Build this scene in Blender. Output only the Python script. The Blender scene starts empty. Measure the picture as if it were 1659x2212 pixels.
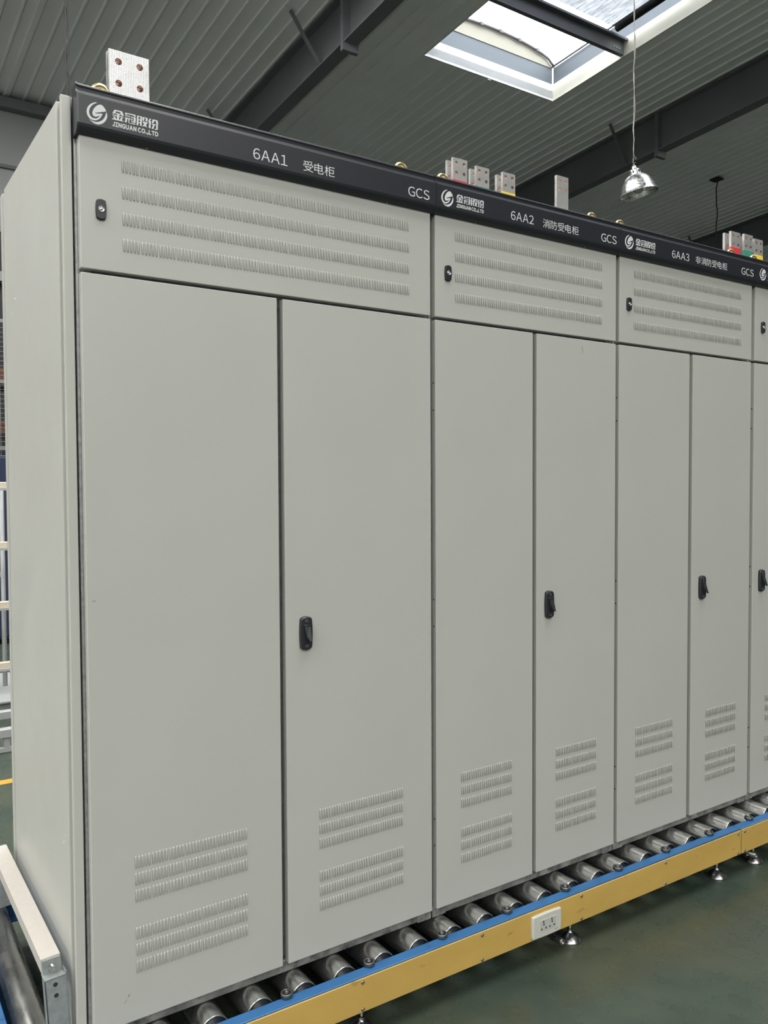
import bpy, bmesh, math, random
from mathutils import Vector, Matrix

random.seed(7)
SC = bpy.context.scene
COL = SC.collection
ZF = 0.225          # cabinet sill height above the hall floor (geometry below is given from the door sill)

# ------------------------------------------------------------------ camera
CX, CY, CZ = -0.4788, -1.9213, 1.2734
YAW, PITCH, ROLL, FPX = -0.592975, -0.033962, 0.004985, 1775.685
cz, sz = math.cos(YAW), math.sin(YAW); cp, sp = math.cos(PITCH), math.sin(PITCH); cr, sr = math.cos(ROLL), math.sin(ROLL)
RR = Matrix(((cz, -sz, 0), (sz, cz, 0), (0, 0, 1))) @ Matrix(((1, 0, 0), (0, cp, -sp), (0, sp, cp))) @ Matrix(((cr, 0, sr), (0, 1, 0), (-sr, 0, cr)))
cam = bpy.data.cameras.new('camera'); camo = bpy.data.objects.new('camera', cam); COL.objects.link(camo)
rt, fw, up = RR.col[0], RR.col[1], RR.col[2]
camo.matrix_world = Matrix(((rt[0], up[0], -fw[0], CX), (rt[1], up[1], -fw[1], CY), (rt[2], up[2], -fw[2], CZ + ZF), (0, 0, 0, 1)))
cam.sensor_fit = 'VERTICAL'; cam.sensor_height = 24.0; cam.lens = FPX / 2212 * 24.0
cam.clip_start = 0.02; cam.clip_end = 200
SC.camera = camo

# ------------------------------------------------------------------ sky, light, exposure
SKY = 6.0                                   # radiance of the overcast sky
wd = bpy.data.worlds.new('sky'); SC.world = wd; wd.use_nodes = True
bg = wd.node_tree.nodes['Background']; bg.inputs[0].default_value = (0.93, 0.97, 1.0, 1); bg.inputs[1].default_value = SKY
SC.view_settings.view_transform = 'Standard'; SC.view_settings.look = 'None'
SC.view_settings.exposure = 1.03; SC.view_settings.gamma = 1.0
SC.view_settings.use_curve_mapping = False
BAY = 6.08
def zroof(y):
    return 7.939 - 0.07 * y if y > -6 else 8.359 - 0.07 * (-6 - y)
SKYX = lambda k: 7.98 + BAY * k
SKYW = 2.56
BACK = (-3.80, 7.64)
FRONT = (-18.0, -7.4)
FILL_R = (0.30, 4.20)                       # shorter unseen ones, added to brighten the right-hand ceiling
def skylight_lamp(k, yr, f=1.0):
    w, l = SKYW - 0.1, yr[1] - yr[0] - 0.1
    L = bpy.data.lights.new('skylight_daylight', 'AREA'); L.shape = 'RECTANGLE'; L.size = w; L.size_y = l
    L.energy = SKY * f * math.pi * w * l; L.color = (1.0, 0.99, 0.965)
    o = bpy.data.objects.new('skylight_daylight', L); COL.objects.link(o)
    ym = 0.5 * (yr[0] + yr[1]); o.location = (SKYX(k), ym, zroof(ym) + 0.30 + ZF)
    o.rotation_euler = (math.atan(-0.07 if ym > -6 else 0.07), 0, 0)
    return o
LIT = [(k, r) for k in range(-4, 3) for r in (BACK, FRONT) if k < 0] + [(1, FILL_R), (2, FILL_R)]  # unseen skylights, bays chosen for the light they cast
for k, r in LIT:
    skylight_lamp(k, r)
XL = 4.95 - 4 * BAY - 1.2
# the skylight in view is open to the sky itself: a portal guides the sampling through it
P_ = bpy.data.lights.new('skylight_portal', 'AREA'); P_.shape = 'RECTANGLE'; P_.size = SKYW; P_.size_y = BACK[1] - BACK[0]
P_.cycles.is_portal = True
po = bpy.data.objects.new('skylight_portal', P_); COL.objects.link(po)
po.location = (SKYX(0), (BACK[0] + BACK[1]) / 2, zroof((BACK[0] + BACK[1]) / 2) + 0.03 + ZF); po.rotation_euler = (math.atan(-0.07), 0, 0)
SC.cycles.use_denoising = True
SC.cycles.max_bounces = 8; SC.cycles.diffuse_bounces = 5
SC.cycles.sample_clamp_indirect = 8.0

# ------------------------------------------------------------------ materials
MATS = {}
def srgb(r, g, b):
    f = lambda c: (c / 255 / 12.92) if c / 255 <= 0.04045 else ((c / 255 + 0.055) / 1.055) ** 2.4
    return (f(r), f(g), f(b), 1)
def mat(name, col, rough=0.5, metal=0.0, var=0.0, vscale=4.0, bump=0.0, bscale=300.0, rvar=0.0, dirt=None, coat=0.0, spec=0.5, stretch=(1, 1, 1)):
    m = bpy.data.materials.new(name); m.use_nodes = True
    nt = m.node_tree; bs = nt.nodes['Principled BSDF']
    if len(col) == 3: col = (*col, 1)
    bs.inputs['Base Color'].default_value = col; bs.inputs['Roughness'].default_value = rough
    bs.inputs['Metallic'].default_value = metal; bs.inputs['Coat Weight'].default_value = coat
    bs.inputs['Specular IOR Level'].default_value = spec
    tc = nt.nodes.new('ShaderNodeTexCoord'); mp = nt.nodes.new('ShaderNodeMapping'); mp.inputs['Scale'].default_value = stretch
    nt.links.new(tc.outputs['Object'], mp.inputs[0])
    def noise(s, d=4.0, rgh=0.55):
        n = nt.nodes.new('ShaderNodeTexNoise'); n.inputs['Scale'].default_value = s; n.inputs['Detail'].default_value = d
        n.inputs['Roughness'].default_value = rgh; nt.links.new(mp.outputs[0], n.inputs['Vector']); return n
    if var or dirt:
        n = noise(vscale)
        rp = nt.nodes.new('ShaderNodeValToRGB'); rp.color_ramp.elements[0].position = 0.3; rp.color_ramp.elements[1].position = 0.7
        a, b = 1 - var, 1 + var
        rp.color_ramp.elements[0].color = (min(1, col[0] * a), min(1, col[1] * a), min(1, col[2] * a), 1)
        rp.color_ramp.elements[1].color = (min(1, col[0] * b), min(1, col[1] * b), min(1, col[2] * b), 1)
        nt.links.new(n.outputs['Fac'], rp.inputs[0]); out = rp.outputs[0]
        if dirt:
            dcol, dscale, lo, hi = dirt
            n2 = noise(dscale, 4.0, 0.5); r2 = nt.nodes.new('ShaderNodeMapRange')
            r2.inputs[1].default_value = lo; r2.inputs[2].default_value = hi
            nt.links.new(n2.outputs['Fac'], r2.inputs[0])
            mx = nt.nodes.new('ShaderNodeMix'); mx.data_type = 'RGBA'
            nt.links.new(r2.outputs[0], mx.inputs[0]); nt.links.new(out, mx.inputs[6]); mx.inputs[7].default_value = (*dcol[:3], 1)
            out = mx.outputs[2]
        nt.links.new(out, bs.inputs['Base Color'])
    if rvar:
        n = noise(vscale * 2.3, 5.0); r = nt.nodes.new('ShaderNodeMapRange')
        r.inputs[1].default_value = 0.3; r.inputs[2].default_value = 0.7
        r.inputs[3].default_value = max(0.02, rough - rvar); r.inputs[4].default_value = rough + rvar
        nt.links.new(n.outputs['Fac'], r.inputs[0]); nt.links.new(r.outputs[0], bs.inputs['Roughness'])
    if bump:
        n = noise(bscale, 2.0); b = nt.nodes.new('ShaderNodeBump'); b.inputs['Strength'].default_value = bump; b.inputs['Distance'].default_value = 0.001
        nt.links.new(n.outputs['Fac'], b.inputs['Height']); nt.links.new(b.outputs[0], bs.inputs['Normal'])
    MATS[name] = m
    return m
mat('cabinet_paint', (0.42, 0.421, 0.392), 0.42, var=0.018, vscale=2.6, bump=0.05, bscale=420, rvar=0.05)
mat('inside_shade', (0.02, 0.02, 0.019), 0.9)  # near-black stands in for the shade inside openings
mat('header_paint', (0.0155, 0.0165, 0.0225), 0.42, bump=0.03, bscale=500)
mat('header_cap', (0.024, 0.026, 0.034), 0.33)
mat('lettering', (0.60, 0.62, 0.62), 0.55)
mat('galvanised', (0.42, 0.43, 0.43), 0.45, 0.75, var=0.25, vscale=60, rvar=0.12)
mat('galvanised_dull', (0.27, 0.295, 0.295), 0.5, 0.35, var=0.18, vscale=50, rvar=0.1)
mat('base_steel', (0.25, 0.25, 0.245), 0.5, 0.5, var=0.35, vscale=18, dirt=((0.06, 0.06, 0.055), 30, 0.5, 0.75))
mat('black_plastic', (0.018, 0.02, 0.024), 0.38)
mat('symbol_grey', (0.22, 0.23, 0.24), 0.5)
mat('chrome', (0.62, 0.61, 0.60), 0.2, 1.0)
mat('tin_bar', (0.50, 0.50, 0.495), 0.34, 0.7, var=0.12, vscale=30, rvar=0.1)
mat('copper', (0.46, 0.25, 0.17), 0.4, 0.8)
mat('tape_red', srgb(205, 55, 65), 0.4)
mat('tape_green', srgb(60, 135, 115), 0.4)
mat('tape_yellow', srgb(225, 195, 60), 0.4)
mat('zinc_yellow', (0.62, 0.50, 0.24), 0.28, 0.85, var=0.15, vscale=80)
mat('roller_steel', (0.40, 0.40, 0.385), 0.30, 0.96, var=0.18, vscale=14, rvar=0.1, dirt=((0.22, 0.22, 0.21), 14, 0.45, 0.85), stretch=(1, 0.35, 1))
mat('roller_end', (0.03, 0.035, 0.042), 0.45)
mat('bearing_steel', (0.20, 0.195, 0.185), 0.36, 0.95, var=0.2, vscale=90)
mat('foot_steel', (0.42, 0.41, 0.41), 0.26, 1.0, var=0.1, vscale=40)
mat('rubber', (0.01, 0.01, 0.01), 0.75, spec=0.2)
mat('blue_paint', (0.028, 0.12, 0.29), 0.38, var=0.08, vscale=10, dirt=((0.015, 0.03, 0.05), 16, 0.64, 0.80))
mat('yellow_paint', (0.49, 0.32, 0.082), 0.45, var=0.06, vscale=9, dirt=((0.2, 0.13, 0.035), 26, 0.66, 0.82), stretch=(0.5, 1, 1.4))
mat('white_plastic', (0.5, 0.5, 0.46), 0.35)
mat('plastic_grey', (0.42, 0.42, 0.39), 0.4)
mat('beige_texture', (0.46, 0.43, 0.39), 0.6, var=0.04, vscale=40, bump=1.0, bscale=150)
mat('ceiling_sheet', (0.86, 0.865, 0.875), 0.5, var=0.05, vscale=0.7)
mat('ceiling_slab', (0.7, 0.7, 0.69), 0.6)
mat('beam_paint', (0.145, 0.148, 0.162), 0.5, var=0.06, vscale=2)
mat('wall_panel', (0.36, 0.37, 0.38), 0.55, var=0.03, vscale=1)
mat('wall_dark', (0.012, 0.013, 0.015), 0.5)
mat('wall_plain', (0.5, 0.5, 0.48), 0.6, var=0.04, vscale=0.8)
mat('white_flashing', (0.72, 0.725, 0.71), 0.5)
mat('warm_lit_flashing', (0.74, 0.70, 0.58), 0.5)  # white flashing again, warm light on the right side painted in
mat('grey_band', (0.15, 0.17, 0.19), 0.5)
mat('cream_panel', (0.42, 0.39, 0.31), 0.6)
mat('arch_metal', (0.16, 0.15, 0.15), 0.5, 0.3)
mat('purlin_steel', (0.18, 0.185, 0.20), 0.45, 0.5)
mat('lamp_aluminium', (0.72, 0.73, 0.72), 0.26, 0.95, var=0.18, vscale=14, rvar=0.12)
mat('wire_steel', (0.30, 0.28, 0.25), 0.5, 0.5)
mat('wire_black', (0.02, 0.02, 0.02), 0.6)
mat('cream_shelf', (0.52, 0.46, 0.36), 0.5)
mat('rack_grey', (0.26, 0.27, 0.27), 0.45, 0.3)
mat('white_steel', (0.31, 0.32, 0.32), 0.45)
mat('navy_panel', (0.011, 0.018, 0.052), 0.45, var=0.1, vscale=6)
mat('mesh_wire', (0.20, 0.205, 0.205), 0.4, 0.4)
mat('rust_box', (0.11, 0.045, 0.028), 0.7)
mat('scratch', (0.06, 0.06, 0.055), 0.8)
mat('scratch_white', (0.8, 0.8, 0.77), 0.6)
mat('line_yellow', (0.46, 0.25, 0.03), 0.45, var=0.05, vscale=6)
# floor: worn green epoxy
def floor_mat():
    m = mat('floor_epoxy', (0.036, 0.051, 0.039), 0.30, rvar=0.12, vscale=5.0, var=0.20, dirt=((0.062, 0.068, 0.044), 2.6, 0.40, 0.75), bump=0.04, bscale=60)
    return m
floor_mat()
# tinned bar with knurled face: dots of relief
def knurl_mat():
    m = mat('tin_knurled', (0.50, 0.50, 0.50), 0.36, 0.6, var=0.10, vscale=30)
    nt = m.node_tree; bs = nt.nodes['Principled BSDF']
    tc = nt.nodes.new('ShaderNodeTexCoord'); sx = nt.nodes.new('ShaderNodeSeparateXYZ'); nt.links.new(tc.outputs['Object'], sx.inputs[0])
    def s(o):
        a = nt.nodes.new('ShaderNodeMath'); a.operation = 'MULTIPLY'; a.inputs[1].default_value = 2 * math.pi / 0.0042; nt.links.new(o, a.inputs[0])
        b = nt.nodes.new('ShaderNodeMath'); b.operation = 'SINE'; nt.links.new(a.outputs[0], b.inputs[0]); return b.outputs[0]
    mu = nt.nodes.new('ShaderNodeMath'); mu.operation = 'MAXIMUM'; nt.links.new(s(sx.outputs['X']), mu.inputs[0]); nt.links.new(s(sx.outputs['Z']), mu.inputs[1])
    b = nt.nodes.new('ShaderNodeBump'); b.inputs['Strength'].default_value = 0.22; b.inputs['Distance'].default_value = 0.0004
    nt.links.new(mu.outputs[0], b.inputs['Height']); nt.links.new(b.outputs[0], bs.inputs['Normal'])
knurl_mat()
# translucent roof glazing and the black shade net
def see_mat(name, colour, alpha_fn):
    m = bpy.data.materials.new(name); m.use_nodes = True; nt = m.node_tree; nt.nodes.clear()
    o = nt.nodes.new('ShaderNodeOutputMaterial'); mx = nt.nodes.new('ShaderNodeMixShader')
    t = nt.nodes.new('ShaderNodeBsdfTransparent'); d = nt.nodes.new('ShaderNodeBsdfDiffuse'); d.inputs[0].default_value = colour
    t.inputs[0].default_value = (0.95, 0.97, 1, 1)
    nt.links.new(t.outputs[0], mx.inputs[1]); nt.links.new(d.outputs[0], mx.inputs[2]); nt.links.new(mx.outputs[0], o.inputs[0])
    alpha_fn(nt, mx.inputs[0]); MATS[name] = m
see_mat('roof_glazing', (0.8, 0.82, 0.85, 1), lambda nt, s: setattr(s, 'default_value', 0.62))
def net_alpha(nt, sock):
    tc = nt.nodes.new('ShaderNodeTexCoord'); mp = nt.nodes.new('ShaderNodeMapping'); mp.inputs['Scale'].default_value = (26, 3.0, 3)
    nt.links.new(tc.outputs['Object'], mp.inputs[0])
    n = nt.nodes.new('ShaderNodeTexNoise'); n.inputs['Scale'].default_value = 1.5; n.inputs['Detail'].default_value = 8; n.inputs['Roughness'].default_value = 0.75
    nt.links.new(mp.outputs[0], n.inputs['Vector'])
    r = nt.nodes.new('ShaderNodeMapRange'); r.inputs[1].default_value = 0.35; r.inputs[2].default_value = 0.72; r.inputs[3].default_value = 0.72; r.inputs[4].default_value = 0.95
    nt.links.new(n.outputs['Fac'], r.inputs[0]); nt.links.new(r.outputs[0], sock)
see_mat('shade_net', (0.02, 0.02, 0.022, 1), net_alpha)

# ------------------------------------------------------------------ helpers
class MB:
    """collects polygons of one mesh"""
    def __init__(s): s.v = []; s.f = []; s.m = []; s.sm = []
    def face(s, pts, m=0, smooth=False):
        i = len(s.v); s.v += [tuple(p) for p in pts]; s.f.append(tuple(range(i, i + len(pts)))); s.m.append(m); s.sm.append(smooth)
    def raw(s, vs, fs, m=0, smooth=False):
        i = len(s.v); s.v += [tuple(p) for p in vs]
        for f in fs: s.f.append(tuple(i + k for k in f)); s.m.append(m); s.sm.append(smooth)
    def box(s, x0, x1, y0, y1, z0, z1, m=0, bev=0.0, seg=1, mx=None):
        bm = bmesh.new(); bmesh.ops.create_cube(bm, size=1.0)
        for v in bm.verts: v.co = Vector((x0 + (v.co.x + .5) * (x1 - x0), y0 + (v.co.y + .5) * (y1 - y0), z0 + (v.co.z + .5) * (z1 - z0)))
        if bev: bmesh.ops.bevel(bm, geom=list(bm.edges), offset=bev, segments=seg, affect='EDGES', profile=0.5)
        if mx is not None: bmesh.ops.transform(bm, matrix=mx, verts=list(bm.verts))
        s.bm(bm, m, False)
        return s
    def bm(s, bm, m=0, smooth=False):
        bm.verts.index_update(); i = len(s.v); s.v += [tuple(v.co) for v in bm.verts]
        for f in bm.faces: s.f.append(tuple(i + v.index for v in f.verts)); s.m.append(m); s.sm.append(smooth)
        bm.free()
    def lathe(s, prof, c=(0, 0, 0), ax='Z', n=24, m=0, smooth=True, cap0=False, cap1=False):
        """profile of (radius, height) turned about an axis through c"""
        def pt(r, h, a):
            x, y = r * math.cos(a), r * math.sin(a)
            if ax == 'Z': p = (x, y, h)
            elif ax == 'Y': p = (x, h, y)
            else: p = (h, x, y)
            return (p[0] + c[0], p[1] + c[1], p[2] + c[2])
        vs = [pt(r, h, 2 * math.pi * k / n) for r, h in prof for k in range(n)]
        fs = [(j * n + k, j * n + (k + 1) % n, (j + 1) * n + (k + 1) % n, (j + 1) * n + k) for j in range(len(prof) - 1) for k in range(n)]
        s.raw(vs, fs, m, smooth)
        if cap0: s.face([pt(prof[0][0], prof[0][1], 2 * math.pi * k / n) for k in range(n)], m)
        if cap1: s.face([pt(prof[-1][0], prof[-1][1], 2 * math.pi * k / n) for k in range(n)], m)
        return s
    def tube(s, pts, r, n=8, m=0, cap=True, smooth=True):
        pts = [Vector(p) for p in pts]; rings = []
        for i, p in enumerate(pts):
            d = (pts[min(i + 1, len(pts) - 1)] - pts[max(i - 1, 0)]).normalized()
            a = d.orthogonal().normalized() if i == 0 else (rings[-1][1] - d * rings[-1][1].dot(d)).normalized()
            b = d.cross(a); rings.append(([p + r * (math.cos(t) * a + math.sin(t) * b) for t in (2 * math.pi * k / n for k in range(n))], a))
        vs = [v for rg, _ in rings for v in rg]
        s.raw(vs, [(j * n + k, j * n + (k + 1) % n, (j + 1) * n + (k + 1) % n, (j + 1) * n + k) for j in range(len(pts) - 1) for k in range(n)], m, smooth)
        if cap: s.face(rings[0][0], m); s.face(rings[-1][0], m)
        return s
    def prism(s, prof, a0, a1, ax='X', m=0, smooth=False, caps=True):
        """closed profile swept along an axis; profile is (y,z) for X, (x,z) for Y, (x,y) for Z"""
        def pt(p, a): return (a, p[0], p[1]) if ax == 'X' else ((p[0], a, p[1]) if ax == 'Y' else (p[0], p[1], a))
        n = len(prof); vs = [pt(p, a0) for p in prof] + [pt(p, a1) for p in prof]
        s.raw(vs, [(k, (k + 1) % n, n + (k + 1) % n, n + k) for k in range(n)], m, smooth)
        if caps: s.face([pt(p, a0) for p in prof][::-1], m); s.face([pt(p, a1) for p in prof], m)
        return s
    def torus(s, c, R, r, ax='Y', n=24, k=10, m=0, sy=1.0):
        vs = []
        for i in range(n):
            a = 2 * math.pi * i / n
            for j in range(k):
                b = 2 * math.pi * j / k; q = R + r * math.cos(b); h = r * sy * math.sin(b)
                vs.append((c[0] + q * math.cos(a), c[1] + h, c[2] + q * math.sin(a)))
        s.raw(vs, [(i * k + j, i * k + (j + 1) % k, ((i + 1) % n) * k + (j + 1) % k, ((i + 1) % n) * k + j) for i in range(n) for j in range(k)], m, True)
        return s
    def mesh(s, name, mats, off=(0, 0, 0)):
        me = bpy.data.meshes.new(name)
        me.from_pydata([(v[0] - off[0], v[1] - off[1], v[2] - off[2]) for v in s.v], [], s.f)
        for m in mats: me.materials.append(MATS[m])
        me.polygons.foreach_set('material_index', s.m); me.polygons.foreach_set('use_smooth', s.sm)
        bm = bmesh.new(); bm.from_mesh(me); bmesh.ops.remove_doubles(bm, verts=list(bm.verts), dist=1e-6)
        bmesh.ops.recalc_face_normals(bm, faces=list(bm.faces)); bm.to_mesh(me); bm.free()
        me.update(); return me

WORLD = {}          # object -> its origin in the building frame, before the parent's own turn
def put(o, parent, loc):
    COL.objects.link(o); WORLD[o] = Vector(loc)
    if parent is not None:
        o.parent = parent; o.location = Vector(loc) - WORLD[parent]
    else:
        o.location = Vector(loc) + Vector((0, 0, ZF))
    return o
def tag(o, label=None, cat=None, group=None, kind=None):
    if label: o['label'] = label
    if cat: o['category'] = cat
    if group: o['group'] = group
    if kind: o['kind'] = kind
    return o
def empty(name, loc, **k):
    o = bpy.data.objects.new(name, None); o.empty_display_size = 0.05
    return tag(put(o, None, loc), **k)
def add(name, mb, mats, parent=None, loc=None, **k):
    if isinstance(mats, str): mats = [mats]
    if loc is None:
        xs, ys, zs = zip(*mb.v); loc = ((min(xs) + max(xs)) / 2, (min(ys) + max(ys)) / 2, (min(zs) + max(zs)) / 2)
    o = bpy.data.objects.new(name, mb.mesh(name, mats, loc))
    return tag(put(o, parent, loc), **k)
def inst(name, me, parent, loc, **k):
    return tag(put(bpy.data.objects.new(name, me), parent, loc), **k)
def box(name, m, parent, x0, x1, y0, y1, z0, z1, bev=0.0, seg=1, **k):
    return add(name, MB().box(x0, x1, y0, y1, z0, z1, bev=bev, seg=seg), m, parent, **k)
def flat2d(mb, pts, y, m=0):
    """flat print: an outline in the X-Z plane"""
    bm = bmesh.new(); f = bm.faces.new([bm.verts.new((x, y, z)) for x, z in pts])
    f.normal_update(); bmesh.ops.triangulate(bm, faces=[f]); mb.bm(bm, m)

# ------------------------------------------------------------------ the hall
X0, X1, YB, YFr = XL, 4.95 + 3 * BAY + 0.5, 11.70, -24.0
FL = -ZF
floor = add('floor', MB().box(X0, X1, YFr, YB, FL - 0.2, FL), 'floor_epoxy', kind='structure')
box('floor_line', 'line_yellow', floor, -6, 5.0, 2.535, 2.600, FL, FL + 0.0012)
box('floor_line', 'line_yellow', floor, -6, 5.0, 7.72, 7.80, FL, FL + 0.0012)
# back wall: pale upper cladding over a dark lower band, seams between the sheets
wall = add('wall_back', MB().box(X0, X1, YB, YB + 0.15, FL, 7.3), 'wall_dark', kind='structure')
for z0, z1 in ((5.1, 6.05), (6.09, 7.10)):
    box('cladding_panel', 'wall_panel', wall, X0, X1, YB - 0.05, YB - 0.002, z0, z1)
box('cladding_rail', 'beam_paint', wall, X0, X1, YB - 0.10, YB - 0.05, 6.045, 6.095)
box('eave_strut', 'beam_paint', wall, X0, X1, YB - 0.22, YB - 0.05, 6.90, 7.05)
box('sill_rail', 'wall_panel', wall, X0, X1, YB - 0.20, YB - 0.01, 4.33, 4.47)
add('wall_front', MB().box(X0, X1, YFr - 0.15, YFr, FL, 7.4), 'wall_plain', kind='structure')
add('wall_left', MB().box(X0 - 0.15, X0, YFr, YB, FL, 8.6), 'wall_plain', kind='structure')
add('wall_right', MB().box(X1, X1 + 0.15, YFr, YB, FL, 8.6), 'wall_plain', kind='structure')

# roof deck (with the skylight openings left free) and its ribbed lining sheets
ceil = MB()
def slab(x0, x1, y0, y1):
    mb = ceil; z = [zroof(y0), zroof(y1)]; t = 0.12; d = 0.012
    vs = [(x0, y0, z[0] + d), (x1, y0, z[0] + d), (x1, y1, z[1] + d), (x0, y1, z[1] + d)]
    vs += [(a, b, c + t) for a, b, c in vs]
    mb.raw(vs, [(0, 1, 2, 3), (4, 5, 6, 7), (0, 1, 5, 4), (1, 2, 6, 5), (2, 3, 7, 6), (3, 0, 4, 7)])
XR = 10.0
for (ya, yb), xa, xb, sl, ks in (((-6, YB), X0, XR, BACK, range(-4, 1)), ((-6, YB), XR, X1, FILL_R, (1, 2)), ((YFr, -6), X0, X1, FRONT, range(-4, 0))):
    slab(xa, xb, ya, sl[0]); slab(xa, xb, sl[1], yb)
    xs = [xa] + [e for k in ks for e in (SKYX(k) - SKYW / 2, SKYX(k) + SKYW / 2)] + [xb]
    for i in range(0, len(xs), 2): slab(xs[i], xs[i + 1], sl[0], sl[1])
ceiling = add('ceiling', ceil, 'ceiling_slab', kind='structure')
RIB = BAY / 28
def sheet(y0, y1, joint=False):
    p = [(0, 0), (RIB * 0.78, 0), (RIB * 0.83, -0.022), (RIB * 0.93, -0.022), (RIB * 0.985, 0), (RIB * 0.985, 0.006), (0, 0.006)]
    if joint: p = [(0, 0), (RIB * 0.55, 0), (RIB * 0.58, -0.035), (RIB * 0.86, -0.035), (RIB * 0.9, 0), (RIB * 0.985, 0), (RIB * 0.985, 0.006), (0, 0.006)]
    mb = MB(); n = len(p)
    vs = [(x, 0, z) for x, z in p] + [(x, y1 - y0, z - 0.07 * (y1 - y0)) for x, z in p]
    mb.raw(vs, [(k, (k + 1) % n, n + (k + 1) % n, n + k) for k in range(n)]); mb.face(vs[:n]); mb.face(vs[n:])
    return mb.mesh('lining_sheet', ['ceiling_sheet'])
SHORT, LONG, MID = sheet(BACK[1] + 0.01, YB - 0.06), sheet(-5.6, YB - 0.06), sheet(FILL_R[1] + 0.01, YB - 0.06)
JMID, JSHORT = sheet(FILL_R[1] + 0.01, YB - 0.06, True), sheet(BACK[1] + 0.01, YB - 0.06, True)
x = 4.95 - BAY
i = 0
while x < X1 - RIB:
    b = (x + RIB / 2 - SKYX(0) + BAY * 20) % BAY
    insky = b < SKYW / 2 + RIB * 0.5 or b > BAY - SKYW / 2 - RIB * 0.5
    joint = abs(b) < RIB * 0.5 or abs(b - BAY) <= RIB * 0.5
    far = x > XR
    y0 = ((FILL_R if far else BACK)[1] + 0.01) if insky else -5.6
    me = LONG if not insky else ((JMID if joint else MID) if far else (JSHORT if joint else SHORT))
    inst('lining_sheet', me, ceiling, (x, y0, zroof(y0)))
    x += RIB; i += 1

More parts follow.
